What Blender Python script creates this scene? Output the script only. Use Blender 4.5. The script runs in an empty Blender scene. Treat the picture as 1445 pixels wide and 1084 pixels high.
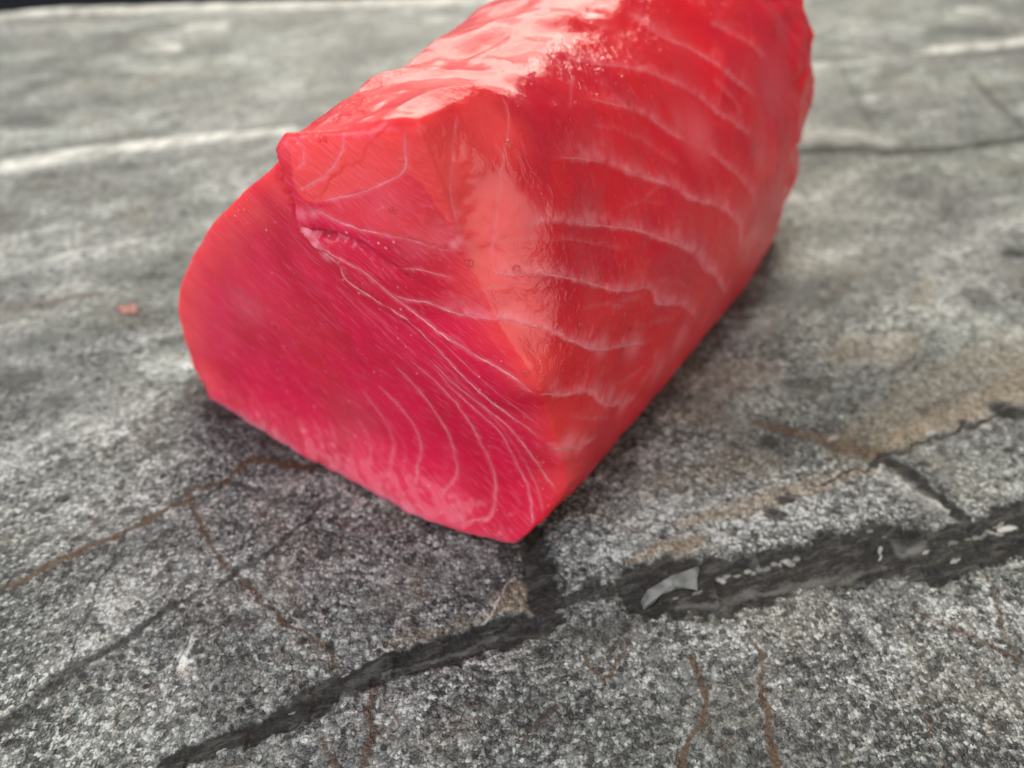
import bpy, bmesh, math, random
import numpy as np
from mathutils import Vector
from mathutils.bvhtree import BVHTree

random.seed(4); rng = np.random.default_rng(7)
scene = bpy.context.scene
COL = scene.collection
S = 0.16                                   # camera height above the table in metres; layout below is in this unit

# ------------------------------------------------------------------ camera
PITCH = math.radians(42.0)
FPX, PW, PH = 1091.0, 1445.0, 1084.0       # focal length in photo pixels, photo size
cam_d = bpy.data.cameras.new('camera'); cam = bpy.data.objects.new('camera', cam_d); COL.objects.link(cam)
cam.location = (0, 0, S); cam.rotation_euler = (math.radians(90) - PITCH, 0, 0)
cam_d.sensor_width = 36.0; cam_d.lens = 36.0 * FPX / PW
cam_d.clip_start = 0.005; cam_d.clip_end = 50
cam_d.dof.use_dof = True; cam_d.dof.focus_distance = 0.158; cam_d.dof.aperture_fstop = 9.0
cam_d.dof.aperture_blades = 0
scene.camera = cam

# ------------------------------------------------------------------ light: daylight from a window behind the table, a second one on the right
world = bpy.data.worlds.new('World'); scene.world = world; world.use_nodes = True
world.node_tree.nodes['Background'].inputs[0].default_value = (0.84, 0.92, 1.0, 1)
world.node_tree.nodes['Background'].inputs[1].default_value = 0.20

def area(name, loc, target, sx, sy, power, colour):
    d = bpy.data.lights.new(name, 'AREA'); d.shape = 'RECTANGLE'; d.size = sx; d.size_y = sy
    d.energy = power; d.color = colour
    o = bpy.data.objects.new(name, d); COL.objects.link(o); o.location = loc
    o.rotation_euler = (Vector(target) - Vector(loc)).to_track_quat('-Z', 'Y').to_euler()
    return o
area('back_window_light', (-0.02, 1.25, 1.02), (0, 0.2, 0.0), 1.25, 1.35, 34.0, (1.0, 0.94, 0.80))
area('side_window_light', (0.72, -0.55, 0.58), (0.05, 0.2, 0.08), 1.1, 1.05, 8.5, (1.0, 0.95, 0.87))
area('left_fill_light', (-0.95, -0.45, 0.75), (0.0, 0.2, 0.03), 1.0, 0.8, 20.0, (0.80, 0.88, 1.0))  # cool fill lamp added behind the camera to brighten the cut face

scene.view_settings.view_transform = 'Standard'; scene.view_settings.look = 'None'
scene.view_settings.exposure = 0.04; scene.view_settings.gamma = 1.0
scene.render.engine = 'CYCLES'
scene.cycles.use_denoising = True

# ------------------------------------------------------------------ small tools
SIN, COS = math.sin(PITCH), math.cos(PITCH)
CAM = np.array([0.0, 0.0, 1.0])
def ray(x, y):                              # sight line of a photo pixel, in units of S
    r = (np.asarray(x, float) - PW/2)/FPX; u = -(np.asarray(y, float) - PH/2)/FPX
    return np.stack([r, COS + u*SIN, -SIN + u*COS], -1)
def ground(x, y):                           # where that sight line meets the table top
    v = ray(x, y); return (CAM + v * (-1.0/v[..., 2])[..., None])[..., :2]

def hash3(ix, iy, iz, seed):
    h = (ix*374761393 + iy*668265263 + iz*2147483647 + seed*974634777).astype(np.int64) & 0xffffffff
    h = ((h ^ (h >> 13))*1274126177) & 0xffffffff
    h = ((h ^ (h >> 16))*2246822519) & 0xffffffff
    return ((h ^ (h >> 15)) & 0xffffff)/float(0xffffff)
def vnoise(p, seed=0):                      # value noise, about -1..1
    p = np.asarray(p, float); f0 = np.floor(p); t = p - f0; t = t*t*t*(t*(t*6-15)+10); i = f0.astype(np.int64)
    out = 0
    for dx in (0, 1):
        for dy in (0, 1):
            for dz in ((0, 1) if p.shape[1] == 3 else (0,)):
                w = (t[:, 0] if dx else 1-t[:, 0])*(t[:, 1] if dy else 1-t[:, 1])
                if p.shape[1] == 3: w = w*(t[:, 2] if dz else 1-t[:, 2])
                iz = i[:, 2]+dz if p.shape[1] == 3 else np.zeros(len(p), np.int64)
                out = out + w*hash3(i[:, 0]+dx, i[:, 1]+dy, iz, seed)
    return out*2-1
def fbm(p, octaves=4, seed=0, gain=0.5):
    out = 0; a = 1.0; q = np.asarray(p, float)
    for k in range(octaves):
        out = out + a*vnoise(q, seed+k*17); q = q*2.03+11.7; a *= gain
    return out
def smooth(a, b, x):
    t = np.clip((x-a)/(b-a), 0, 1); return t*t*(3-2*t)
def spline(P, n):                           # Catmull-Rom through the points, n samples
    P = np.asarray(P, float); m = len(P); t = np.linspace(0, m-1, n); k = np.minimum(t.astype(int), m-2); u = (t-k)[:, None]
    E = np.concatenate([[2*P[0]-P[1]], P, [2*P[-1]-P[-2]]])
    a, b, c, d = E[k], E[k+1], E[k+2], E[k+3]
    return 0.5*((2*b)+(c-a)*u+(2*a-5*b+4*c-d)*u*u+(3*b-a-3*c+d)*u**3)
def mesh_obj(name, verts, faces, mat, parent=None, smooth_shade=True, attrs=None):
    me = bpy.data.meshes.new(name)
    faces = np.asarray(faces, np.int32); k = faces.shape[1]
    me.vertices.add(len(verts)); me.vertices.foreach_set('co', np.asarray(verts, np.float32).ravel())
    me.loops.add(faces.size); me.loops.foreach_set('vertex_index', faces.ravel())
    me.polygons.add(len(faces)); me.polygons.foreach_set('loop_start', np.arange(0, faces.size, k, dtype=np.int32))
    me.polygons.foreach_set('use_smooth', np.full(len(faces), smooth_shade))
    me.update(calc_edges=True); me.validate()
    for an, av in (attrs or {}).items():
        at = me.attributes.new(an, 'FLOAT', 'POINT'); at.data.foreach_set('value', np.asarray(av, np.float32))
    me.materials.append(mat)
    o = bpy.data.objects.new(name, me); COL.objects.link(o)
    if parent: o.parent = parent
    return o
def tag(o, label=None, cat=None, group=None, kind=None):
    if label: o['label'] = label
    if cat: o['category'] = cat
    if group: o['group'] = group
    if kind: o['kind'] = kind
    return o

class Nodes:                                # terse node building
    def __init__(s, name):
        s.m = bpy.data.materials.new(name); s.m.use_nodes = True; s.t = s.m.node_tree; s.t.nodes.clear()
        s.out = s.t.nodes.new('ShaderNodeOutputMaterial')
    def n(s, typ, props=None, **ins):
        nd = s.t.nodes.new('ShaderNode'+typ)
        for k, v in (props or {}).items(): setattr(nd, k, v)
        for k, v in ins.items():
            key = k.replace('_', ' ')
            sock = nd.inputs[int(k[1:])] if k[0] == 'i' and k[1:].isdigit() else nd.inputs[key]
            if isinstance(v, bpy.types.NodeSocket): s.t.links.new(v, sock)
            else: sock.default_value = v
        return nd
    def math(s, op, a, b=0.0, c=0.0, clamp=False):
        return s.n('Math', {'operation': op, 'use_clamp': clamp}, i0=a, i1=b, i2=c).outputs[0]
    def mix(s, f, a, b, mode='MIX'):
        nd = s.n('Mix', {'data_type': 'RGBA', 'blend_type': mode, 'clamp_factor': True}, i0=f, i6=a, i7=b); return nd.outputs[2]
    def attr(s, name): return s.n('Attribute', {'attribute_name': name}).outputs['Fac']
    def rng(s, v, a, b, c=0.0, d=1.0):
        return s.n('MapRange', {'interpolation_type': 'SMOOTHSTEP'}, Value=v, i1=a, i2=b, i3=c, i4=d).outputs[0]
    def noise(s, vec, scale, detail=3.0, rough=0.55, dist=0.0):
        return s.n('TexNoise', None, Vector=vec, Scale=scale, Detail=detail, Roughness=rough, Distortion=dist).outputs[0]
    def mapping(s, vec, scale=(1, 1, 1), rot=(0, 0, 0)):
        return s.n('Mapping', {'vector_type': 'TEXTURE'}, Vector=vec, Scale=tuple(1/x for x in scale), Rotation=rot).outputs[0]
    def done(s, sh): s.t.links.new(sh, s.out.inputs['Surface']); return s.m

# ------------------------------------------------------------------ materials
def stone_material():
    N = Nodes('grey_stone'); co = N.n('TexCoord').outputs['Object']
    dark, rust, pale, tan, coarse, foot_shade = (N.attr(a) for a in ('dark', 'rust', 'pale', 'tan', 'coarse', 'foot_shade'))
    big = N.noise(N.mapping(co, (1, 2.0, 1), (0, 0, 0.38)), 16, 5, 0.6, 0.6)
    mid = N.noise(N.mapping(co, (1, 1.5, 1), (0, 0, 0.38)), 70, 4, 0.6, 0.4)
    wob = N.n('VectorMath', {'operation': 'ADD'}, i0=co, i1=N.n('VectorMath', {'operation': 'SCALE'}, i0=N.n('TexNoise', None, Vector=co, Scale=900.0, Detail=2.0).outputs['Color'], Scale=0.0007).outputs[0]).outputs[0]
    v1 = N.n('TexVoronoi', {'distance': 'MANHATTAN'}, Vector=wob, Scale=1180.0, Randomness=1.0)
    v2 = N.n('TexVoronoi', None, Vector=wob, Scale=520.0, Randomness=1.0)
    g1 = N.n('SeparateColor', None, Color=v1.outputs['Color']).outputs[0]
    g2 = N.n('SeparateColor', None, Color=v2.outputs['Color']).outputs[1]
    pitm = N.noise(co, 300, 3, 0.6, 0.5)
    pits = N.rng(pitm, 0.56, 0.63)
    fine = N.noise(co, 2200, 2, 0.6)
    gap = N.rng(v1.outputs['Distance'], 0.45, 0.9)
    zone = N.math('MULTIPLY', N.rng(N.noise(co, 22, 3, 0.6, 0.5), 0.35, 0.65, 0.55, 1.05), coarse)
    val = N.math('ADD', N.math('MULTIPLY', N.math('SUBTRACT', g1, 0.5), N.math('MULTIPLY', zone, 0.46)), N.math('MULTIPLY', g2, 0.12))
    val = N.math('SUBTRACT', N.math('ADD', val, 0.215), N.math('MULTIPLY', gap, N.math('MULTIPLY', zone, 0.12)))
    flaw = N.noise(N.mapping(co, (1, 2.6, 1), (0, 0, 0.38)), 240, 4, 0.65, 0.7)
    val = N.math('ADD', val, N.math('MULTIPLY', N.math('SUBTRACT', flaw, 0.5), N.math('MULTIPLY', coarse, 0.42)))
    val = N.math('ADD', val, N.math('MULTIPLY', N.math('SUBTRACT', big, 0.5), 0.78))
    val = N.math('ADD', val, N.math('MULTIPLY', N.math('SUBTRACT', mid, 0.5), 0.34))
    val = N.math('ADD', val, N.math('MULTIPLY', N.math('SUBTRACT', fine, 0.5), 0.35))
    g3 = N.n('SeparateColor', None, Color=v2.outputs['Color']).outputs[2]
    core = N.rng(v2.outputs['Distance'], 0.50, 0.30)
    val = N.math('ADD', val, N.math('MULTIPLY', N.math('MULTIPLY', N.rng(g3, 0.80, 0.90), core), N.math('MULTIPLY', coarse, 0.14)))
    val = N.math('SUBTRACT', val, N.math('MULTIPLY', N.math('MULTIPLY', N.rng(g3, 0.16, 0.08), core), N.math('MULTIPLY', coarse, 0.24)))
    ramp = N.n('ValToRGB', None, Fac=val); cr = ramp.color_ramp
    cr.elements[0].position = 0.0; cr.elements[0].color = (0.030, 0.030, 0.029, 1)
    cr.elements[1].position = 0.50; cr.elements[1].color = (0.50, 0.50, 0.475, 1)
    e = cr.elements.new(0.12); e.color = (0.10, 0.101, 0.095, 1)
    e = cr.elements.new(0.28); e.color = (0.185, 0.186, 0.175, 1)
    c = ramp.outputs[0]
    warm = N.rng(N.noise(co, 30, 4, 0.6, 0.8), 0.50, 0.72)
    c = N.mix(N.math('MULTIPLY', warm, 0.36), c, (0.20, 0.165, 0.115, 1))
    c = N.mix(N.rng(N.noise(co, 14, 3, 0.6, 0.4), 0.42, 0.62, 0, 0.55), c, N.mix(1.0, c, (0.95, 1.0, 0.94, 1), 'MULTIPLY'))
    c = N.mix(N.math('MULTIPLY', pits, 0.62), c, (0.035, 0.034, 0.032, 1))
    c = N.mix(N.math('MULTIPLY', tan, 0.72), c, N.mix(g1, (0.13, 0.095, 0.058, 1), (0.32, 0.25, 0.165, 1)))
    rn = N.math('MULTIPLY', rust, N.rng(N.noise(co, 500, 3), 0.25, 0.6, 0.65, 1.0))
    c = N.mix(N.math('MULTIPLY', rn, 0.95), c, (0.075, 0.040, 0.018, 1))
    streak = N.noise(N.mapping(co, (1, 3.2, 1), (0, 0, 0.38)), 150, 6, 0.7, 0.6)
    dcol = N.mix(N.rng(streak, 0.46, 0.66), (0.008, 0.007, 0.0065, 1), (0.060, 0.056, 0.050, 1))
    dcol = N.mix(N.math('MULTIPLY', fine, 0.25), dcol, (0.10, 0.095, 0.09, 1))
    c = N.mix(N.math('MULTIPLY', dark, 0.95), c, dcol)
    c = N.mix(N.math('MULTIPLY', pale, 0.85), c, N.mix(N.rng(mid, .35, .65), (0.30, 0.29, 0.26, 1), (0.72, 0.70, 0.65, 1)))
    c = N.mix(foot_shade, c, N.mix(1.0, c, (0.36, 0.27, 0.24, 1), 'MULTIPLY'))      # shadow round the foot of the fish, painted into the stone colour
    hgt = N.math('ADD', N.math('MULTIPLY', N.math('SUBTRACT', 0.5, v1.outputs['Distance']), 0.6), N.math('MULTIPLY', g1, 0.9))
    hgt = N.math('SUBTRACT', hgt, N.math('MULTIPLY', pits, 1.3))
    hgt = N.math('ADD', hgt, N.math('MULTIPLY', N.rng(g3, 0.1, 0.9), N.math('MULTIPLY', core, 1.0)))
    hgt = N.math('ADD', hgt, N.math('MULTIPLY', fine, 0.35))
    hgt = N.math('MULTIPLY', N.math('MULTIPLY', hgt, coarse), N.math('SUBTRACT', 1.0, N.math('MULTIPLY', dark, 0.75)))
    b = N.n('Bump', None, Strength=1.0, Distance=0.00042, Height=hgt)
    rough = N.math('ADD', N.math('ADD', 0.38, N.math('MULTIPLY', dark, 0.25)), N.math('MULTIPLY', g1, 0.2))
    p = N.n('BsdfPrincipled', None, Base_Color=c, Roughness=rough, Normal=b.outputs[0])
    N.t.links.new(N.math('SUBTRACT', 0.4, N.math('MULTIPLY', dark, 0.3)), p.inputs['Specular IOR Level'])
    return N.done(p.outputs[0])

def flesh_material():
    N = Nodes('raw_tuna_flesh'); co = N.n('TexCoord').outputs['Object']
    pale, front, tops, light = (N.attr(a) for a in ('pale', 'cut', 'top', 'light'))
    blot = N.noise(co, 45, 3, 0.5, 0.4)
    c = N.mix(front, (0.58, 0.008, 0.016, 1), (0.63, 0.009, 0.054, 1))  # cut face more magenta: cool light from the viewer's side put into the colour
    c = N.mix(N.rng(blot, 0.40, 0.66, 0, 0.7), c, (0.46, 0.004, 0.022, 1))
    c = N.mix(N.rng(N.noise(co, 30, 2, 0.5, 0.2), 0.48, 0.75, 0, 0.25), c, (0.68, 0.040, 0.045, 1))
    c = N.mix(N.math('MULTIPLY', light, N.rng(blot, 0.2, 0.6, 0.9, 1.0)), c, (0.80, 0.068, 0.068, 1))
    fib = N.noise(N.mapping(co, (1.0, 1.0, 1.0)), 60, 3)
    # muscle fibres of the cut face, drawn out along the face
    fv = N.mapping(co, (0.12, 0.6, 1.0), (0, 0, 0))
    rot = N.n('VectorRotate', {'rotation_type': 'EULER_XYZ'}, Vector=co, Rotation=(0, math.radians(-37), math.radians(35)))
    fv = N.mapping(rot.outputs[0], (0.10, 0.5, 1.0))
    fibre = N.noise(fv, 1500, 3, 0.6, 0.15)
    c = N.mix(N.math('MULTIPLY', front, N.rng(fibre, 0.50, 0.72, 0, 0.42)), c, (0.74, 0.11, 0.18, 1))
    c = N.mix(N.math('MULTIPLY', pale, 0.85), c, (0.80, 0.27, 0.31, 1))
    sv = N.n('TexVoronoi', None, Vector=co, Scale=620.0, Randomness=1.0)
    gate = N.rng(N.n('SeparateColor', None, Color=sv.outputs['Color']).outputs[0], 0.70, 0.98)
    specks = N.math('MULTIPLY', N.rng(sv.outputs['Distance'], 0.26, 0.10), N.math('MULTIPLY', gate, N.math('MULTIPLY', N.rng(N.noise(co, 70, 3), 0.42, 0.66), N.math('ADD', 0.35, N.math('MULTIPLY', front, 0.65)))))
    specks = N.math('MULTIPLY', specks, N.math('SUBTRACT', 1.0, tops))
    c = N.mix(N.math('MULTIPLY', specks, 0.65), c, (0.85, 0.45, 0.48, 1))  # wet sparkle painted on as pale specks
    wet = N.noise(N.mapping(rot.outputs[0], (0.55, 1, 1)), 480, 3, 0.55, 0.9)
    soft = N.noise(co, 140, 3, 0.5, 0.3)
    side = N.math('SUBTRACT', 1.0, N.math('MAXIMUM', front, tops))
    h = N.math('ADD', N.math('MULTIPLY', soft, 0.5), N.math('MULTIPLY', N.math('MULTIPLY', wet, N.math('MULTIPLY', side, N.math('SUBTRACT', 1.0, N.math('MULTIPLY', light, 0.8)))), N.rng(N.noise(co, 38, 2), 0.40, 0.56, 0.25, 1.5)))
    h = N.math('ADD', h, N.math('MULTIPLY', N.math('MULTIPLY', fibre, front), 0.7))
    h = N.math('ADD', h, N.math('MULTIPLY', specks, 0.6))
    h = N.math('ADD', h, N.math('MULTIPLY', N.math('MULTIPLY', N.noise(co, 850, 3, 0.6, 0.4), tops), N.rng(N.noise(co, 60, 2), 0.4, 0.6, 0.1, 0.6)))
    b = N.n('Bump', None, Strength=0.8, Distance=0.0007, Height=h)
    p = N.n('BsdfPrincipled', None, Base_Color=c, Roughness=N.math('ADD', 0.22, N.math('ADD', N.math('MULTIPLY', front, 0.20), N.math('MULTIPLY', tops, 0.08))), Normal=b.outputs[0])
    p.subsurface_method = 'RANDOM_WALK'
    p.inputs['Subsurface Weight'].default_value = 0.75
    p.inputs['Subsurface Radius'].default_value = (1.0, 0.22, 0.15)
    p.inputs['Subsurface Scale'].default_value = 0.007
    N.t.links.new(N.math('SUBTRACT', 0.5, N.math('ADD', N.math('MULTIPLY', tops, 0.18), N.math('MULTIPLY', front, 0.2))), p.inputs['Specular IOR Level'])
    p.inputs['IOR'].default_value = 1.40
    p.inputs['Coat Weight'].default_value = 0.15
    p.inputs['Coat Roughness'].default_value = 0.06
    return N.done(p.outputs[0])

def seam_material():
    N = Nodes('connective_tissue'); co = N.n('TexCoord').outputs['Object']
    a = N.attr('cover')
    c = N.mix(N.noise(co, 900, 2), (0.80, 0.17, 0.21, 1), (0.90, 0.46, 0.47, 1))
    p = N.n('BsdfPrincipled', None, Base_Color=c, Roughness=0.24)
    tr = N.n('BsdfTransparent')
    f = N.math('MULTIPLY', a, N.rng(N.noise(co, 1400, 2), 0.25, 0.65, 0.45, 1.0))
    return N.done(N.n('MixShader', None, i0=f, i1=tr.outputs[0], i2=p.outputs[0]).outputs[0])

def plain(name, colour, rough=0.5, sss=0.0, var=0.2, scale=300):
    N = Nodes(name); co = N.n('TexCoord').outputs['Object']
    c = N.mix(N.rng(N.noise(co, scale, 3), 0.3, 0.7, 0, 1), tuple(x*(1-var) for x in colour)+(1,), tuple(min(1, x*(1+var)) for x in colour)+(1,))
    b = N.n('Bump', None, Strength=0.4, Distance=0.0003, Height=N.noise(co, scale*3, 3))
    p = N.n('BsdfPrincipled', None, Base_Color=c, Roughness=rough, Normal=b.outputs[0])
    p.inputs['Subsurface Weight'].default_value = sss; p.inputs['Subsurface Scale'].default_value = 0.002
    return N.done(p.outputs[0])
def water_material():
    N = Nodes('clear_water')
    p = N.n('BsdfPrincipled', None, Base_Color=(1, 0.9, 0.9, 1), Roughness=0.03, IOR=1.33)
    p.inputs['Transmission Weight'].default_value = 1.0
    return N.done(p.outputs[0])
M_STONE, M_FLESH, M_SEAM = stone_material(), flesh_material(), seam_material()
M_WATER = water_material()
M_CHIP = plain('pale_stone_chip', (0.125, 0.13, 0.125), 0.6, var=0.5, scale=260)
M_FLOOR = plain('dark_floor', (0.012, 0.014, 0.018), 0.6, var=0.3, scale=8)

# ------------------------------------------------------------------ the stone table top
EA, EB = ground(200.0, 8.0), ground(640.0, -4.0)           # two points of its far edge
edir = (EB-EA)/np.linalg.norm(EB-EA); enor = np.array([-edir[1], edir[0]])
edge_off = EA @ enor                                        # distance of the far edge along its normal
NU, NV = 1080, 720
tv = np.linspace(0, 1, NV+1)
near = 0.20; sy = 1.0/np.linspace(1.0/(edge_off+0.9), 1.0/(near+0.9), NV+1)[::-1]-0.9   # rows crowd towards the viewer
sy[-1] = edge_off
tu = np.linspace(-1, 1, NU+1)
half = 0.46 + 0.80*sy
U = tu[None, :]*half[:, None] + 0.06*sy[:, None]+0.10; V = np.repeat(sy[:, None], NU+1, 1)
V = V - 0.26*(np.clip((-1.55-U)/0.75, 0, 3)**1.4)*(V/edge_off)**8      # the far left corner is rounded
XY = U[..., None]*edir + V[..., None]*enor
XY = XY.reshape(-1, 2)
warp = np.stack([fbm(XY*26, 4, 3), fbm(XY*26+50, 4, 9)], -1)
warpf = np.stack([fbm(XY*110, 3, 21), fbm(XY*110+50, 3, 29)], -1)
dark = np.zeros(len(XY)); rust = dark.copy(); pale = dark.copy(); tan = dark.copy(); foot_shade = dark.copy(); hgt = dark.copy()

def stroke(chan, pts, amount=1.0, soft=0.35, rough=0.25, wob=0.006, dh=0.0):
    if chan is rust: pts = [(p[0], p[1], (p[2] if len(p) > 2 else 5.0)*0.95+0.6) for p in pts]
    """a vein of varying width on the table: pts = (photo x, photo y, width in photo pixels)"""
    P = spline([(p[0], p[1], p[2] if len(p) > 2 else 5.0) for p in pts], max(2, 5*(len(pts)-1)+1))
    G = ground(P[:, 0], P[:, 1]); T = np.gradient(P[:, :2], axis=0); T /= np.linalg.norm(T, axis=1)[:, None]+1e-9
    Nn = np.stack([-T[:, 1], T[:, 0]], -1)*P[:, 2:3]*0.5
    Wd = 0.5*np.linalg.norm(ground(P[:, 0]+Nn[:, 0], P[:, 1]+Nn[:, 1])-ground(P[:, 0]-Nn[:, 0], P[:, 1]-Nn[:, 1]), axis=1)
    # thickness measured square to the vein on the table itself
    Gt = np.gradient(G, axis=0); Gt /= np.linalg.norm(Gt, axis=1)[:, None]+1e-9
    D = ground(P[:, 0]+Nn[:, 0], P[:, 1]+Nn[:, 1])-ground(P[:, 0]-Nn[:, 0], P[:, 1]-Nn[:, 1])
    Wd = np.maximum(0.5*np.abs(D[:, 0]*Gt[:, 1]-D[:, 1]*Gt[:, 0]), 0.0012)
    mx = Wd.max()*(2.2)+0.02
    lo, hi = G.min(0)-mx, G.max(0)+mx
    sel = np.nonzero((XY[:, 0] > lo[0]) & (XY[:, 0] < hi[0]) & (XY[:, 1] > lo[1]) & (XY[:, 1] < hi[1]))[0]
    if not len(sel): return
    Q = XY[sel] + warp[sel]*wob + warpf[sel]*wob*0.28
    best = np.full(len(sel), 9.0)
    for a in range(len(G)-1):
        e = G[a+1]-G[a]; q = Q-G[a]; t = np.clip((q@e)/(e@e+1e-12), 0, 1)
        d = np.linalg.norm(q-t[:, None]*e, axis=1)/(Wd[a]+(Wd[a+1]-Wd[a])*t)
        best = np.minimum(best, d)
    best = best*(1+rough*0.6*warpf[sel][:, 0])
    m = (1-smooth(1-soft, 1+soft, best))*amount
    chan[sel] = np.maximum(chan[sel], m)
    if dh: hgt[sel] = np.minimum(hgt[sel], dh*m) if dh < 0 else np.maximum(hgt[sel], dh*m)

def spot(chan, x, y, rx, ry=None, amount=1.0, dh=0.0, soft=0.4):
    ry = ry or rx
    stroke(chan, [(x-rx*0.6, y, ry*1.6), (x, y, ry*2), (x+rx*0.6, y, ry*1.6)], amount, soft, 0.35, 0.006, dh)

# dark seams
stroke(dark, [(230,1084,20),(301,1054,30),(354,1036,32),(425,1001,34),(480,968,32),(533,945,34),(600,922,38),(660,904,44),(720,890,44),(778,880,32)], 1, .18, dh=-0.004)
stroke(dark, [(752,750,30),(758,788,40),(766,842,44),(774,876,40)], 1, .2, dh=-0.003)
stroke(dark, [(775,862,16),(800,852,14),(820,843,14),(855,835,13),(887,824,14)], .9, .3, dh=-0.003)
stroke(dark, [(838,818,10),(836,830,26),(832,840,20)], .9, .3, dh=-0.002)
stroke(dark, [(822,800,5),(834,818,8)], .8, .3)
stroke(dark, [(888,812,24),(905,832,60),(960,830,90),(1056,822,84),(1102,803,70),(1151,797,68),(1215,786,84),(1258,778,82),(1314,788,70),(1367,772,76),(1445,744,76),(1520,715,76)], 1, .12, dh=-0.005)
stroke(dark, [(790,890,16),(830,888,26),(880,880,30),(910,866,24)], .45, .5)
stroke(dark, [(1228,656,12),(1250,650,16),(1274,664,20),(1302,686,20),(1333,713,20),(1366,738,18)], 1, .2, dh=-0.004)
stroke(dark, [(1161,682,4),(1222,662,6),(1262,642,6),(1296,625,5),(1339,617,6),(1363,598,8),(1369,604,8),(1396,595,6),(1412,583,6)], .95, .3, wob=.009, dh=-0.003)
spot(dark, 1424, 581, 22, 13, 1, -0.003)
stroke(dark, [(480,700,6),(460,714,6),(400,767,7),(336,810,7),(283,836,6),(230,866,9),(170,905,12),(89,951,18),(35,1005,20),(0,1029,22),(-40,1060,22)], .85, .4)
stroke(dark, [(174,750,3),(156,796,3),(131,849,3),(110,891,3),(99,941,3),(64,1012,3),(35,1082,4)], .8, .4)
stroke(dark, [(365,650,3),(340,690,3),(300,722,3),(262,752,4)], .3, .5)
stroke(dark, [(110,880,4),(125,868,18),(142,880,8)], .6, .5)
stroke(dark, [(1130,213,8),(1210,210,12),(1267,214,12),(1351,208,10),(1445,196,9),(1520,190,9)], .75, .4, dh=-0.003)
stroke(dark, [(1368,105,7),(1395,135,11),(1424,161,12),(1445,180,9)], .55, .5)
stroke(dark, [(1186,95,6),(1210,140,10),(1238,189,10)], .35, .6)
stroke(dark, [(1120,545,12),(1155,541,16),(1180,534,10)], .55, .5)
spot(dark, 1087, 627, 13, 8, .8); spot(dark, 1100, 640, 10, 5, .7); spot(dark, 1111, 708, 9, 8, .95, -0.003); spot(dark, 1093, 726, 13, 8, .9, -0.003)
spot(dark, 20, 538, 30, 18, .55); spot(dark, 85, 566, 14, 8, .55); spot(dark, 345, 873, 20, 12, .6); spot(dark, 705, 830, 14, 7, .5)
spot(dark, 640, 690, 18, 8, .35); spot(dark, 960, 560, 40, 10, .35); spot(dark, 1190, 868, 9, 6, .6); spot(dark, 1358, 830, 10, 7, .6)
spot(dark, 405, 705, 34, 9, .5); spot(dark, 330, 730, 26, 8, .35); spot(dark, 760, 1010, 10, 34, .3); spot(dark, 690, 965, 12, 7, .5)
spot(dark, 42, 172, 34, 12, .5); spot(dark, 62, 260, 60, 8, .3); spot(dark, 20, 305, 20, 9, .4); spot(dark, 245, 478, 12, 9, .5)
spot(dark, 1432, 358, 14, 7, .9); spot(dark, 1380, 420, 9, 12, .5); spot(dark, 1235, 160, 16, 5, .4); spot(dark, 1090, 500, 20, 7, .4)
for k in range(70):                                          # scattered pits in the near half
    spot(dark, random.uniform(-60, 1500), random.uniform(600, 1084), random.uniform(3, 9), random.uniform(2.5, 6), random.uniform(.45, .9), -0.002)
for k in range(150):                                         # angular pale flakes and the shadows painted under them
    x, y = random.uniform(-60, 1500), 1120-random.random()**1.3*520; q = random.uniform(2.5, 8); a = random.uniform(.18, .5)
    stroke(pale, [(x-q, y+q*.3, q*.4), (x, y, q*.9), (x+q, y-q*.35, q*.4)], a, .2, .5, .004, 0.0015)
    stroke(dark, [(x-q, y+q*.9, q*.3), (x, y+q*.7, q*.6), (x+q, y+q*.3, q*.3)], a*.9, .3, .5, .004)
for k in range(46):                                          # hairline cracks
    x, y = random.uniform(-40, 1480), random.uniform(600, 1100); an = random.choice([random.gauss(-.45, .25), random.gauss(1.2, .35)]); pts = []
    for j in range(random.randint(4, 7)):
        pts.append((x, y, random.uniform(1.6, 3.4))); an += random.gauss(0, .28); st = random.uniform(14, 34); x += st*math.cos(an); y += st*math.sin(an)
    stroke(dark if k % 2 else rust, pts, random.uniform(.3, .65), .4, .3, .008)
# rust coloured cracks
stroke(rust, [(-30,848,7),(0,835,7),(71,799,8),(135,771,8),(177,748,7),(227,721,7),(262,704,6),(276,689,5),(319,675,6),(359,649,8),(399,655,9),(442,660,8)], 1, .4)
stroke(rust, [(262,704,5),(280,728,6),(294,760,6),(319,796,6),(354,831,6),(390,870,6),(425,893,6),(468,920,6),(481,937,6)], 1, .35)
stroke(rust, [(1061,595,8),(1121,612,12),(1168,622,15),(1208,635,18),(1247,644,14)], .85, .6)
stroke(rust, [(528,965,10),(517,1001,10),(526,1026,14),(519,1054,14),(510,1090,14)], .8, .5)
stroke(rust, [(550,985,5),(553,1020,7),(548,1050,5)], .5, .5); stroke(rust, [(455,1040,16),(465,1065,18),(470,1090,14)], .6, .6)
stroke(rust, [(827,920,3),(834,936,4),(843,956,4),(850,962,4)], .9, .4); stroke(rust, [(887,873,4),(882,905,4),(877,927,5),(860,950,5),(845,962,5)], .9, .4)
stroke(rust, [(792,999,4),(775,1014,6),(756,1026,5),(728,1047,4)], .8, .4)
stroke(rust, [(979,927,5),(985,948,7),(995,980,9),(988,1019,9),(967,1061,9),(955,1084,8)], .95, .35)
stroke(rust, [(1063,905,4),(1077,955,7),(1080,1012,10),(1091,1054,10),(1096,1090,12)], .95, .35)
stroke(rust, [(1289,856,4),(1332,881,7),(1371,893,6),(1420,920,6),(1450,936,6)], .8, .4)
stroke(rust, [(1389,810,4),(1406,852,6),(1424,902,5),(1440,930,4)], .7, .4); stroke(rust, [(1332,831,3),(1360,877,4),(1400,910,4)], .6, .4)
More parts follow.
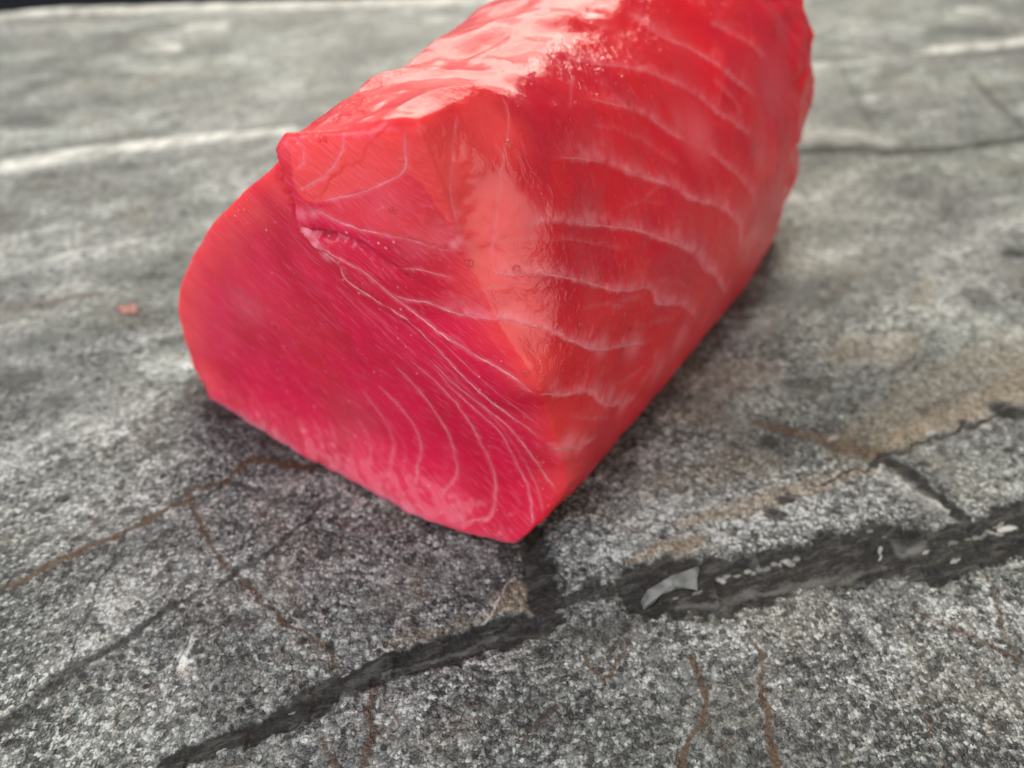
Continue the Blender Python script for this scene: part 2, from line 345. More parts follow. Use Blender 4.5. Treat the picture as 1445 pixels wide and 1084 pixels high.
stroke(rust, [(1380,960,3),(1398,1000,4),(1402,1080,4)], .45, .4); stroke(rust, [(1300,1010,4),(1320,1045,5),(1340,1080,6)], .5, .4)
stroke(rust, [(758,885,4),(745,900,6),(728,915,4)], .8, .4); stroke(rust, [(900,826,5),(930,802,6),(975,780,5)], .7, .4)
stroke(rust, [(735,770,4),(740,800,4),(752,832,5),(765,858,4)], .7, .4)
stroke(rust, [(500,700,4),(486,745,4),(482,800,4),(488,830,4)], .6, .5); stroke(rust, [(1150,440,5),(1180,410,9),(1215,385,10)], .5, .6)
stroke(rust, [(7,438,5),(50,430,4),(90,421,7),(143,413,6)], .7, .5); stroke(rust, [(1290,420,6),(1298,395,9)], .4, .7)
stroke(rust, [(1250,520,10),(1300,505,8)], .35, .7)
stroke(foot_shade, [(285,545,26),(300,566,34),(400,616,40),(510,672,36),(640,740,34),(741,768,30),(793,704,34),(869,612,44),(926,542,46),(1004,467,50),(1065,378,46),(1100,320,36)], .85, .75, .5, .02)  # contact shadow along the footprint, painted on the stone
stroke(foot_shade, [(330,600,50),(420,650,60),(520,705,50)], .3, .9, .5, .02)  # soft shadow in front of the block, painted on
# tan, iron stained zones
stroke(tan, [(1235,640,22),(1300,605,34),(1370,580,44),(1445,545,56),(1500,520,56)], .9, .6)
stroke(tan, [(960,740,14),(1060,715,22),(1140,690,24),(1225,662,14)], .8, .6)
stroke(tan, [(890,795,10),(930,778,22),(985,762,20)], .9, .5)
stroke(tan, [(560,905,20),(620,890,20),(680,872,14)], .6, .6)
stroke(tan, [(688,872,10),(712,850,30),(735,848,48),(755,856,24)], .95, .35)
stroke(tan, [(1180,500,30),(1240,490,40),(1290,480,24)], .55, .7); stroke(tan, [(960,580,60),(1000,540,70),(1060,520,50)], .5, .8)
stroke(tan, [(1180,640,30),(1260,590,50),(1360,530,60),(1460,480,60)], .4, .9); stroke(tan, [(900,690,30),(980,670,40),(1080,650,40)], .35, .9); stroke(tan, [(830,720,40),(900,740,30)], .3, .9)
stroke(tan, [(1300,430,24),(1310,400,24)], .5, .7)
# pale streaks and fragments
stroke(pale, [(-40,243,14),(0,235,16),(60,225,18),(150,212,16),(250,200,13),(330,192,11),(410,183,8)], 1, .35, dh=0.002)
stroke(pale, [(27,378,5),(66,366,6),(143,347,5),(200,338,4)], .7, .5)
stroke(pale, [(1137,91,7),(1196,91,3),(1259,82,3),(1310,73,6)], .6, .5)
stroke(pale, [(1312,72,10),(1334,69,12)], .95, .4); stroke(pale, [(1346,68,11),(1385,66,9)], .8, .4); stroke(pale, [(1392,64,13),(1442,57,14),(1500,49,14)], 1, .35)
stroke(pale, [(1140,190,16),(1200,192,20),(1245,195,14)], .38, .8); stroke(pale, [(1140,95,8),(1165,93,6)], .7, .6)
spot(pale, 231, 68, 18, 7, .8); spot(pale, 290, 38, 34, 5, .7); spot(pale, 1368, 15, 18, 4, .6)
stroke(pale, [(1243,667,4),(1266,676,3),(1288,692,3),(1316,712,4),(1338,724,4)], .7, .4, dh=.001); stroke(pale, [(1238,668,12),(1258,678,20),(1300,705,20),(1330,730,14)], .3, .7)
for x, y, r, a in [(1021,815,7,.55),(1029,809,4,.4),(1041,810,4,.35),(1054,804,5,.5),(1063,806,3,.4),(1072,800,5,.4),(1083,801,4,.35),(1094,796,5,.55),(1104,797,4,.4),(1113,791,6,.6),(1122,792,4,.4),(1129,787,4,.4),(1366,761,4,.4),(1377,756,5,.5),(1386,757,4,.4),(1396,750,6,.6),(1406,751,4,.5),(1414,745,6,.7),(1424,744,5,.7),(678,866,5,.9),(672,876,4,.7),(1242,482,12,.65),(1272,478,11,.5),(1379,454,9,.4),(1208,511,12,.3),(1250,511,14,.3),(1064,459,18,.25),(268,933,5,.7),(262,945,8,.6),(258,920,4,.6),(1008,706,12,.35),(1030,715,9,.35),(1345,826,8,.5)]:
    spot(pale, x, y, r, max(3, r*.55), a)
stroke(pale, [(724,817,2),(707,842,3),(694,862,4),(680,880,3)], .8, .4)
stroke(pale, [(1238,768,2),(1242,778,3),(1244,790,2)], .6, .4); stroke(pale, [(269,900,4),(264,925,8),(257,950,14)], 1, .3); stroke(dark, [(280,908,5),(278,928,10),(284,944,8)], .6, .4)
stroke(pale, [(345,705,3),(400,680,4),(430,668,3),(436,676,3),(420,690,3)], .35, .5)
stroke(pale, [(960,862,6),(1000,858,8),(1050,845,10),(1090,832,8),(1130,828,11),(1200,815,9),(1250,803,6)], .16, .8)
stroke(pale, [(1265,770,10),(1285,778,16),(1310,770,12)], .12, .8); stroke(rust, [(1010,812,5),(1060,804,6),(1120,792,7),(1180,782,5),(1240,771,5)], .6, .7)
stroke(rust, [(1340,770,5),(1380,758,8),(1430,745,6)], .6, .7); stroke(pale, [(540,948,4),(600,930,6),(660,914,6),(700,902,4)], .12, .7)
stroke(pale, [(1230,712,3),(1240,700,3),(1265,696,3),(1290,706,3)], .3, .5)
def leave(mask, other, k): mask *= 1-k*other
leave(tan, dark, .9); leave(rust, dark, .25)

pale = np.maximum(pale, 0.9*smooth(edge_off-0.13, edge_off-0.07, np.repeat(sy, NU+1)+0.02*warp[:, 0]))  # far edge catching the light, painted as a pale band
relief = 0.0012*fbm(XY*14, 4, 41) + 0.0008*fbm(XY*60, 3, 43)
step = fbm(np.stack([XY@edir*3.0, XY@enor*9.0], -1), 3, 57)
zz = relief + hgt*1.0 + 0.0006*np.round(step*2.5)
gx, gy = np.meshgrid(np.arange(NU), np.arange(NV)); i0 = (gy*(NU+1)+gx).ravel()
faces = np.stack([i0, i0+1, i0+NU+2, i0+NU+1], -1)
verts = np.concatenate([XY, zz[:, None]], 1)
depth = XY@enor
coarse = 0.30+0.70*(1-smooth(0.85, 1.45, depth+0.25*fbm(XY*5, 3, 88)))
attrs = {'dark': dark, 'rust': rust, 'pale': pale, 'tan': tan, 'coarse': coarse, 'foot_shade': foot_shade}
# rounded far edge and the underside, then the rest of the top beyond the finely worked part
extra_v, extra_f = [], []
n0 = len(verts)
R = 0.035; prof = [(R*math.sin(a), -R+R*math.cos(a)) for a in np.linspace(0.25, math.pi/2, 7)] + [(R, -0.16), (-0.4, -0.16)]
cols = np.arange(0, NU+1, 10); base = NV*(NU+1)+cols
rows = [base]
for k, (dy, dz) in enumerate(prof):
    P = np.concatenate([XY[base]+enor*dy, np.full((len(cols), 1), dz)], 1)
    P[:, 1] += 0.006*fbm(P[:, :2]*30, 3, 77); rows.append(np.arange(len(cols))+n0+sum(len(e) for e in extra_v)); extra_v.append(P)
for a, b in zip(rows[:-1], rows[1:]): extra_f.append(np.stack([a[:-1], a[1:], b[1:], b[:-1]], -1))
n1 = n0+sum(len(e) for e in extra_v)
wide = np.array([[-7, -4.0], [7, -4.0], [7, edge_off-1.0], [-7, edge_off-1.0]])
wide = wide[:, :1]*edir+wide[:, 1:]*enor
extra_v.append(np.concatenate([wide, np.full((4, 1), -0.012)], 1)); extra_v.append(np.concatenate([wide, np.full((4, 1), -0.15)], 1))
q = n1; extra_f.append(np.array([[q, q+1, q+2, q+3], [q+7, q+6, q+5, q+4], [q, q+4, q+5, q+1], [q+1, q+5, q+6, q+2], [q+2, q+6, q+7, q+3], [q+3, q+7, q+4, q]]))
ev = np.concatenate(extra_v); verts = np.concatenate([verts, ev]); faces = np.concatenate([faces]+extra_f)
rim = np.zeros(len(ev)); rim[:n1-n0] = 0.9  # painted bright edge carried over the rounding
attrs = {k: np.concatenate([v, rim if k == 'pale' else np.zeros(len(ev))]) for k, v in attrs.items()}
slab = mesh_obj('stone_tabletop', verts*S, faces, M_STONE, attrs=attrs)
tag(slab, 'grey veined stone table top with dark seams and rust coloured cracks', kind='structure')

def chip(pts, top, bottom_scale=1.0):
    G = [ground(*p) for p in pts]; c = np.mean(G, 0); n = len(G); V, F = [], []
    ring = lambda s, z: [tuple(c+(g-c)*s)+(z+0.002*math.sin(9*k),) for k, g in enumerate(G)]
    V += ring(1.03, -0.006); V += ring(1.0, top*.6); V += ring(.90, top); V.append((c[0], c[1], top*1.05))
    for r in (0, 1):
        for k in range(n): F.append((r*n+k, r*n+(k+1) % n, (r+1)*n+(k+1) % n, (r+1)*n+k))
    bm = bmesh.new(); vs = [bm.verts.new(Vector(v)*S) for v in V]
    for f in F: bm.faces.new([vs[i] for i in f])
    for k in range(n): bm.faces.new([vs[2*n+k], vs[2*n+(k+1) % n], vs[3*n]])
    me = bpy.data.meshes.new('stone_chip'); bm.to_mesh(me); bm.free(); me.materials.append(M_CHIP)
    o = bpy.data.objects.new('stone_chip', me); COL.objects.link(o); o.parent = slab; return o
chip([(906,846),(913,834),(930,823),(947,814),(958,809),(984,801),(987,804),(983,818),(984,835),(972,830),(955,831),(944,835),(934,839),(922,849),(910,858)], 0.003)

floor = mesh_obj('floor', np.array([[-30, -30, -4.7], [30, -30, -4.7], [30, 30, -4.7], [-30, 30, -4.7]])*S, [[0, 1, 2, 3]], M_FLOOR)
tag(floor, 'dark floor beyond the far edge of the table', kind='structure')

# ------------------------------------------------------------------ the tuna: body lofted through cross sections (w across, l along, z up)
O = np.array([.02, .739, 0.0]); LD = np.array([.575, .818, 0.0]); WD = np.array([-.818, .575, 0.0]); ZD = np.array([0, 0, 1.0])
def wlz(a): a = np.asarray(a, float); return O + a[..., 0:1]*WD + a[..., 1:2]*LD + a[..., 2:3]*ZD
def sect(l, right, top, left, bottom):     # right and left run bottom to top (7), top and bottom right to left (5)
    f = lambda pts: [(p[0], p[2] if len(p) > 2 else l, p[1]) for p in pts]
    return [np.array(f(x)) for x in (right, top, left, bottom)]
SECT = [
 sect(0, [(-.004,.0,-.030),(-.037,.085,.05),(-.020,.20,.045),(.010,.325,.022),(.073,.405,.02),(.123,.525,.02),(.150,.645,.0)],
         [(.150,.645,.0),(.180,.645,-.02),(.217,.634,-.03),(.262,.622,-.035),(.318,.605,-.045)],
         [(.675,.0,-.078),(.733,.06,-.055),(.717,.184,-.05),(.612,.333,-.05),(.446,.486,-.055),(.350,.560,-.055),(.318,.605,-.045)],
         [(-.004,.0,-.030),(.110,.0,-.066),(.307,.0,-.072),(.489,.0,-.080),(.675,.0,-.078)]),
 sect(.12, [(.0,.0),(-.035,.06),(-.035,.19),(-.013,.31),(.030,.43),(.078,.54),(.150,.635)],
         [(.150,.635),(.2,.64),(.25,.632),(.30,.622),(.35,.608)],
         [(.665,.0),(.73,.06),(.715,.184),(.612,.333),(.462,.478),(.38,.558),(.35,.608)],
         [(.0,.0),(.16,.0),(.33,.0),(.50,.0),(.665,.0)]),
 sect(.24, [(.005,.0),(-.03,.055),(-.033,.19),(-.008,.33),(.042,.44),(.098,.55),(.178,.625)],
         [(.185,.620),(.235,.62),(.285,.615),(.33,.612),(.372,.605)],
         [(.66,.0),(.72,.06),(.71,.184),(.61,.333),(.48,.47),(.41,.555),(.372,.605)],
         [(.005,.0),(.16,.0),(.33,.0),(.50,.0),(.66,.0)]),
 sect(.55, [(.005,.0),(-.03,.055),(-.037,.19),(-.012,.33),(.048,.45),(.145,.555),(.26,.625)],
         [(.265,.622),(.32,.625),(.37,.615),(.42,.605),(.47,.585)],
         [(.66,.0),(.72,.06),(.71,.184),(.64,.333),(.56,.46),(.51,.54),(.47,.585)],
         [(.005,.0),(.16,.0),(.33,.0),(.50,.0),(.66,.0)]),
 sect(.86, [(.005,.0),(-.025,.06),(-.03,.19),(-.02,.32),(.02,.44),(.09,.55),(.19,.635)],
         [(.19,.635),(.27,.64),(.35,.625),(.43,.60),(.50,.56)],
         [(.66,.0),(.72,.06),(.71,.184),(.66,.30),(.60,.42),(.55,.50),(.50,.56)],
         [(.005,.0),(.16,.0),(.33,.0),(.50,.0),(.66,.0)]),
 sect(1.10, [(.02,.0),(.002,.05),(-.002,.18),(.002,.31),(.018,.42),(.04,.50),(.085,.575)],
         [(.085,.575),(.20,.60),(.31,.59),(.41,.56),(.49,.52)],
         [(.62,.0),(.68,.06),(.67,.18),(.63,.28),(.58,.38),(.53,.47),(.49,.52)],
         [(.02,.0),(.16,.0),(.32,.0),(.48,.0),(.62,.0)]),
]
NA, NB, NL = 190, 230, 270
def loft(k, n):                             # one strip of the skin: along l, n+1 samples across
    rows = np.stack([spline(s[k], n+1) for s in SECT])            # stations x n+1 x 3
    t = np.linspace(0, 1, NL+1)**1.25*(len(SECT)-1); kk = np.minimum(t.astype(int), len(SECT)-2); u = (t-kk)[:, None, None]
    E = np.concatenate([[2*rows[0]-rows[1]], rows, [2*rows[-1]-rows[-2]]]); a, b, c, d = E[kk], E[kk+1], E[kk+2], E[kk+3]
    return 0.5*((2*b)+(c-a)*u+(2*a-5*b+4*c-d)*u*u+(3*b-a-3*c+d)*u**3)
gR, gT, gL, gB = loft(0, NB), loft(1, NA), loft(2, NB), loft(3, NA)     # NL+1 x n+1 x 3
def coons(r, t, l, b):                      # r,l: NB+1 ; t,b: NA+1 -> NA+1 x NB+1
    s = np.linspace(0, 1, NA+1)[:, None, None]; v = np.linspace(0, 1, NB+1)[None, :, None]
    return ((1-s)*r[None]+s*l[None] + (1-v)*b[:, None]+v*t[:, None]
            - ((1-s)*(1-v)*b[0]+s*(1-v)*b[-1]+(1-s)*v*t[0]+s*v*t[-1]))
F0 = coons(gR[0], gT[0], gL[0], gB[0]); F1 = coons(gR[-1], gT[-1], gL[-1], gB[-1])
s_ = np.sin(np.linspace(0, math.pi, NA+1))[:, None]*np.sin(np.linspace(0, math.pi, NB+1))[None]
F0[..., 1] -= 0.012*s_; F1[..., 1] += 0.08*s_
ids = np.full((NA+1, NB+1, NL+1), -1, np.int32)
surf = np.zeros(ids.shape, bool); surf[0] = surf[-1] = True; surf[:, 0] = surf[:, -1] = True; surf[:, :, 0] = surf[:, :, -1] = True
nv = int(surf.sum()); ids[surf] = np.arange(nv)
pos = np.zeros((nv, 3))
pos[ids[:, 0, :]] = gB.transpose(1, 0, 2); pos[ids[:, -1, :]] = gT.transpose(1, 0, 2)
pos[ids[0]] = gR.transpose(1, 0, 2); pos[ids[-1]] = gL.transpose(1, 0, 2)
pos[ids[:, :, 0]] = F0; pos[ids[:, :, -1]] = F1
def quads(g, flip):
    a, b, c, d = g[:-1, :-1], g[1:, :-1], g[1:, 1:], g[:-1, 1:]
    return np.stack([a, d, c, b] if flip else [a, b, c, d], -1).reshape(-1, 4)
QUADS = np.concatenate([quads(ids[0], True), quads(ids[-1], False), quads(ids[:, 0, :], False), quads(ids[:, -1, :], True),
                        quads(ids[:, :, 0], True), quads(ids[:, :, -1], False)])
ed = np.concatenate([QUADS[:, [0, 1]], QUADS[:, [1, 2]], QUADS[:, [2, 3]], QUADS[:, [3, 0]]]); ed = np.unique(np.sort(ed, 1), axis=0)
both = np.concatenate([ed, ed[:, ::-1]]); both = both[np.argsort(both[:, 0], kind='stable')]
cnt = np.bincount(both[:, 0], minlength=nv); start = np.concatenate([[0], np.cumsum(cnt)[:-1]])
nb = np.stack([both[np.minimum(start+k, len(both)-1), 1] for k in range(4)], -1); w4 = (np.arange(4)[None] < cnt[:, None])[..., None]/cnt[:, None, None]
def relax(x, n, k=0.5):
    w = w4 if x.ndim == 2 else w4[..., 0]
    for _ in range(n): x = x + k*((x[nb]*w).sum(1)-x)
    return x
front = np.zeros(nv); front[ids[:, :, 0]] = 1; topf = np.zeros(nv); topf[ids[:, -1, :]] = 1
sidef = np.zeros(nv); sidef[ids[0]] = 1
front, topf, sidef = relax(front, 20), relax(topf, 30), relax(sidef, 20)
pos = relax(pos, 45)
def soften(k, n):                            # extra rounding where k > 0
    ix = np.nonzero(k > 0.01)[0]; kk = 0.5*k[ix, None]; nn = nb[ix]; ww = w4[ix]
    for _ in range(n): pos[ix] += kk*((pos[nn]*ww).sum(1)-pos[ix])
soften(smooth(.25, .52, pos[:, 2])*smooth(.32, .18, pos[:, 0])*smooth(.42, .12, pos[:, 1]), 90)      # upper front corner, broad and soft
soften(smooth(.46, .56, pos[:, 2])*smooth(1.3, .7, pos[:, 1])*(0.35+0.65*smooth(.12, .3, pos[:, 1])), 190)   # top edges
soften(smooth(.13, .05, pos[:, 2])*smooth(.20, .08, pos[:, 0])*smooth(.22, .10, pos[:, 1]), 330)     # blunt lower front corner
soften(np.clip(front*sidef*9, 0, 1)*smooth(.15, .25, pos[:, 2]), 90)                                   # ridge between cut face and flank
pos = relax(pos, 12)
pos[:, 2] = np.maximum(pos[:, 2], 0.001)
def normals(P):                             # P in world axes
    n = np.cross(P[QUADS[:, 2]]-P[QUADS[:, 0]], P[QUADS[:, 3]]-P[QUADS[:, 1]]); vn = np.zeros_like(P)
    for k in range(4):
        for a in range(3): vn[:, a] += np.bincount(QUADS[:, k], n[:, a], minlength=nv)
    return vn/(np.linalg.norm(vn, axis=1)[:, None]+1e-12)
world_pos = wlz(pos)
def make_tree(P): return BVHTree.FromPolygons([tuple(p) for p in P], [tuple(q) for q in QUADS.tolist()])
tree = make_tree(world_pos)
def hit(x, y):                              # point and normal of the skin on the sight line of a photo pixel
    v = Vector(ray(x, y)).normalized(); r = tree.ray_cast(Vector(CAM), v)
    return (np.array(r[0]), np.array(r[1]), r[3]) if r[0] is not None else None
def trace(pts, step=4.0):
    P = np.asarray([(p+(0, 0))[:2] for p in pts], float); L_ = np.linalg.norm(np.diff(P, axis=0), axis=1).sum()
    Q = spline(P, max(3, int(L_/step)+1)); H = [hit(*q) for q in Q]
    return [h for h in H if h is not None]

# the tear under the upper flap: flesh above it stands forward, below it lies deeper
def polydist(P2, line):
    best = np.full(len(P2), 9.0); sgn = np.ones(len(P2)); along = np.zeros(len(P2)); tot = 0
    seg = np.linalg.norm(np.diff(line, axis=0), axis=1); T = seg.sum()
    for a in range(len(line)-1):
        e = line[a+1]-line[a]; q = P2-line[a]; t = np.clip((q@e)/(e@e+1e-12), 0, 1); d = np.linalg.norm(q-t[:, None]*e, axis=1)
        m = d < best; best[m] = d[m]; sgn[m] = np.sign((e[0]*q[:, 1]-e[1]*q[:, 0])[m]); along[m] = ((tot+t*seg[a])/T)[m]; tot += seg[a]
    return best, sgn, along
def flat(pts): return np.array([((h[0]-O)@WD, h[0][2]) for h in trace(pts)])
VN = normals(world_pos); disp = np.zeros(nv)
fsel = np.nonzero(front > 0.05)[0]; f2 = np.stack([pos[fsel, 0], pos[fsel, 2]], -1); f2 = f2 + 0.004*np.stack([fbm(f2*60, 3, 5), fbm(f2*60+9, 3, 6)], -1)
def fold(pts, up, width, fade0, fade1):     # a step in the cut face along a traced line
    ln = flat(pts); d, s, al = polydist(f2, ln); sd = d*s*up
    env = smooth(0, fade0, al)*(1-smooth(fade1, 1, al)) if fade0 > 0 else 1-smooth(fade1, 1, al)
    return sd, env, al
sd, env, al = fold([(406,234),(411,256),(420,278),(428,305),(448,318),(480,325),(520,345),(560,372),(610,398),(650,412)], -1, .01, 0, .25)
SGN = 1.0 if np.median(sd[(f2[:, 1] > .58)]) > 0 else -1.0
sd = sd*SGN
disp[fsel] += front[fsel]*env*(0.017*smooth(-.006, .004, sd)*np.exp(-np.maximum(sd, 0)/.10) - 0.010*np.exp(-((sd+.006)/.010)**2))
sd2, env2, _ = fold([(432,330),(443,343),(470,362),(500,395),(540,425),(590,462),(640,515),(690,560)], -1, .01, 0, .2)
sd2 = sd2*SGN
disp[fsel] += front[fsel]*env2*(0.008*smooth(-.004, .004, sd2)*np.exp(-np.maximum(sd2, 0)/.03))
# soft lumps and hollows
disp += 0.004*fbm(pos*5, 2, 61)*(1-0.5*front) + 0.0008*fbm(pos*22, 3, 63)
tl = np.stack([pos[:, 0]*6.5+pos[:, 1]*2, pos[:, 1]*6.0], -1)
disp += smooth(.85, 1.05, pos[:, 1])*0.014*fbm(pos*11, 3, 67)
upward = smooth(.35, .95, VN[:, 2])*smooth(.3, .5, pos[:, 2])*(0.3+0.7*smooth(.40, .27, pos[:, 0]-.14*pos[:, 1]))
disp += upward*(0.017*(0.32-np.abs(fbm(tl+3.3, 2, 71)))+0.005*fbm(tl*1.7+8, 2, 79) + 0.0012*fbm(pos*np.array([26, 18, 26]), 2, 73)) + 0.0015*fbm(pos*48, 2, 75)*(0.4+0.6*smooth(.12, .03, pos[:, 2]))
world_pos = world_pos + VN*disp[:, None]
# ragged lower rear edge on the right
world_pos[:, 2] = np.maximum(world_pos[:, 2], 0.001)
pos = np.stack([(world_pos-O)@WD, (world_pos-O)@LD, world_pos[:, 2]], -1)
tree = make_tree(world_pos); VN = normals(world_pos)

# ------------------------------------------------------------------ seams of pale tissue between the muscle layers
# (photo trace, width px, strength, halo px, halo side: 0 both / 1 above the line)
SEAMS = [
 # cut face
 ([(443,343),(474,363),(518,388),(557,421),(590,446),(629,476),(664,497),(697,516),(725,533),(744,549),(758,557)], 2.6, .9, 5, 0),
 ([(448,348),(478,374),(490,396),(534,426),(573,451),(604,479),(639,516),(675,552),(714,583),(745,604),(768,622)], 3.0, 1, 4, 0),
 ([(557,379),(590,380),(620,388),(640,392)], 2, .5, 5, 0),
 ([(551,415),(579,424),(600,427),(620,433),(650,444),(680,450)], 2.6, .8, 6, 0),
 ([(440,298),(451,299),(479,313),(521,327),(576,338),(612,350),(640,356)], 2.4, .65, 8, 0),
 ([(604,505),(639,540),(675,569),(714,599),(747,638),(769,671),(786,694)], 2.4, .85, 4, 0),
 ([(596,500),(642,552),(675,582),(708,613),(730,657),(746,690),(751,724),(750,752)], 2.2, .7, 4, 0),
 ([(575,505),(605,530),(631,555),(653,582),(675,618),(692,652),(699,685),(694,724),(676,733),(656,736)], 2.3, .75, 5, 0),
 ([(555,515),(575,533),(603,566),(625,599),(639,629),(645,668),(631,688),(618,702)], 2.2, .7, 5, 0),
 ([(530,540),(557,567),(582,597),(594,630),(590,658),(584,694)], 2.2, .7, 5, 0),
 ([(505,545),(530,575),(548,603),(555,630),(548,678)], 1.8, .5, 6, 0),
 ([(505,590),(520,615),(523,640),(522,660)], 1.6, .4, 6, 0),
 ([(470,585),(490,610),(497,632),(495,650)], 1.5, .35, 6, 0),
 ([(440,590),(450,608),(454,632)], 1.5, .35, 6, 0), ([(418,590),(428,606),(429,622)], 1.5, .3, 6, 0), ([(462,590),(470,608),(473,634)], 1.5, .3, 6, 0),
 ([(414,193),(425,204),(429,216),(427,228),(420,236)], 2.2, .55, 8, 0),
 ([(486,187),(485,205),(479,222),(466,240),(448,254),(421,270)], 2.2, .6, 6, 0),
 ([(570,184),(572,210),(572,235),(564,248),(534,263),(505,273),(475,280),(451,285)], 2.2, .6, 8, 0),
 # upright seams under the top ridge
 ([(645,160),(641,190),(637,235),(635,270),(641,300),(646,336)], 2.0, .32, 9, 0),
 ([(707,133),(715,150),(718,166),(715,195),(711,220),(704,265),(700,300),(697,340),(691,370)], 2.0, .32, 7, 0),
 ([(800,90),(806,110),(806,150)], 1.6, .35, 5, 0),
 # flank
 ([(758,557),(783,556),(808,556),(825,553),(838,556),(848,568),(862,572),(888,567),(896,560)], 3.4, 1, 22, 1),
 ([(768,622),(780,632),(800,634),(822,628),(836,622)], 3.4, 1, 18, 1),
 ([(600,426),(636,441),(680,450),(725,453),(762,462),(785,472),(808,482),(835,492),(860,492),(890,486),(921,483)], 3.0, 1, 18, 1),
 ([(675,378),(716,387),(766,387),(808,394),(849,405),(880,411),(912,406),(922,412),(928,428),(958,429),(973,438),(985,458)], 2.6, .85, 20, 1),
 ([(735,318),(777,312),(835,318),(891,323),(932,337),(960,347),(985,362),(993,379),(1009,386),(1019,405),(1027,421)], 2.4, .8, 22, 1),
 ([(770,222),(844,228),(905,250),(946,262),(980,282),(1010,289),(1031,303),(1042,324),(1046,345)], 2.2, .75, 22, 1),
 ([(824,138),(871,149),(913,163),(946,188),(1001,216),(1037,244),(1057,268),(1066,296)], 2.2, .5, 20, 1),
 ([(780,66),(816,86),(891,96),(935,109),(979,132),(1015,161),(1045,180),(1068,205)], 2.2, .5, 18, 1),
 ([(880,14),(902,28),(924,47),(974,69),(1015,94),(1046,119),(1070,140)], 2.2, .45, 18, 1),
 ([(1000,34),(1021,42),(1062,66),(1085,95)], 2.0, .35, 16, 1),
 ([(924,491),(926,505),(921,520),(905,540)], 2.0, .45, 12, 0),
 ([(858,440),(880,425),(905,418)], 1.6, .25, 8, 0),
 ([(645,430),(680,410),(710,402),(745,398)], 1.6, .3, 5, 0), ([(760,345),(800,338),(840,345),(880,352)], 1.6, .3, 8, 1), ([(700,340),(728,338),(760,334)], 1.6, .35, 5, 0),
 ([(905,418),(925,400),(950,398),(975,408)], 1.5, .3, 8, 1), ([(820,437),(850,428),(884,432)], 1.5, .25, 6, 0), ([(870,300),(905,285),(940,290)], 1.5, .22, 8, 1),
 ([(830,176),(870,184),(910,200),(940,222),(968,238)], 1.5, .25, 12, 1), ([(905,285),(930,262),(952,258)], 1.4, .2, 6, 0), ([(800,585),(830,592),(860,590)], 1.5, .3, 8, 1),
 ([(870,545),(890,530),(905,520)], 1.6, .35, 6, 0), ([(880,455),(905,462),(930,455),(950,452)], 1.5, .25, 8, 1), ([(1000,110),(1030,135),(1050,165)], 1.5, .25, 10, 1),
 ([(618,505),(655,545),(692,585),(722,622),(745,660),(762,700),(766,735)], 1.5, .4, 4, 0), ([(610,470),(650,508),(690,545),(728,575),(760,600)], 1.6, .45, 3, 0), ([(515,560),(540,590),(565,618),(573,640),(566,680)], 1.4, .3, 4, 0), ([(480,560),(510,575),(535,605),(540,640),(536,668)], 1.3, .25, 4, 0),
 ([(520,300),(545,292),(575,284)], 1.5, .3, 4, 0), ([(500,420),(530,445),(560,475),(590,505)], 1.4, .3, 4, 0), ([(470,400),(500,430),(535,462),(560,490)], 1.3, .25, 4, 0),
]
tuna = bpy.data.objects.new('tuna_block', None); COL.objects.link(tuna); tuna.empty_display_size = 0.02
tuna.location = tuple(wlz((.33, .5, 0))*S)
tag(tuna, 'glossy raw red tuna loin block with pale seams lying on grey stone', 'tuna block')
TL = wlz((.33, .5, 0))*S
pale_b = np.zeros(nv); vis = np.nonzero((front+topf+sidef > 0.04) & ((VN*(CAM-world_pos)).sum(1) > -0.1))[0]; VP = world_pos[vis]
jit = 0.0022*np.stack([fbm(VP*70, 3, 101), fbm(VP*70+7, 3, 102), fbm(VP*70+13, 3, 103)], -1); VPj = VP+jit
groove = np.zeros(nv)
ribbons = []
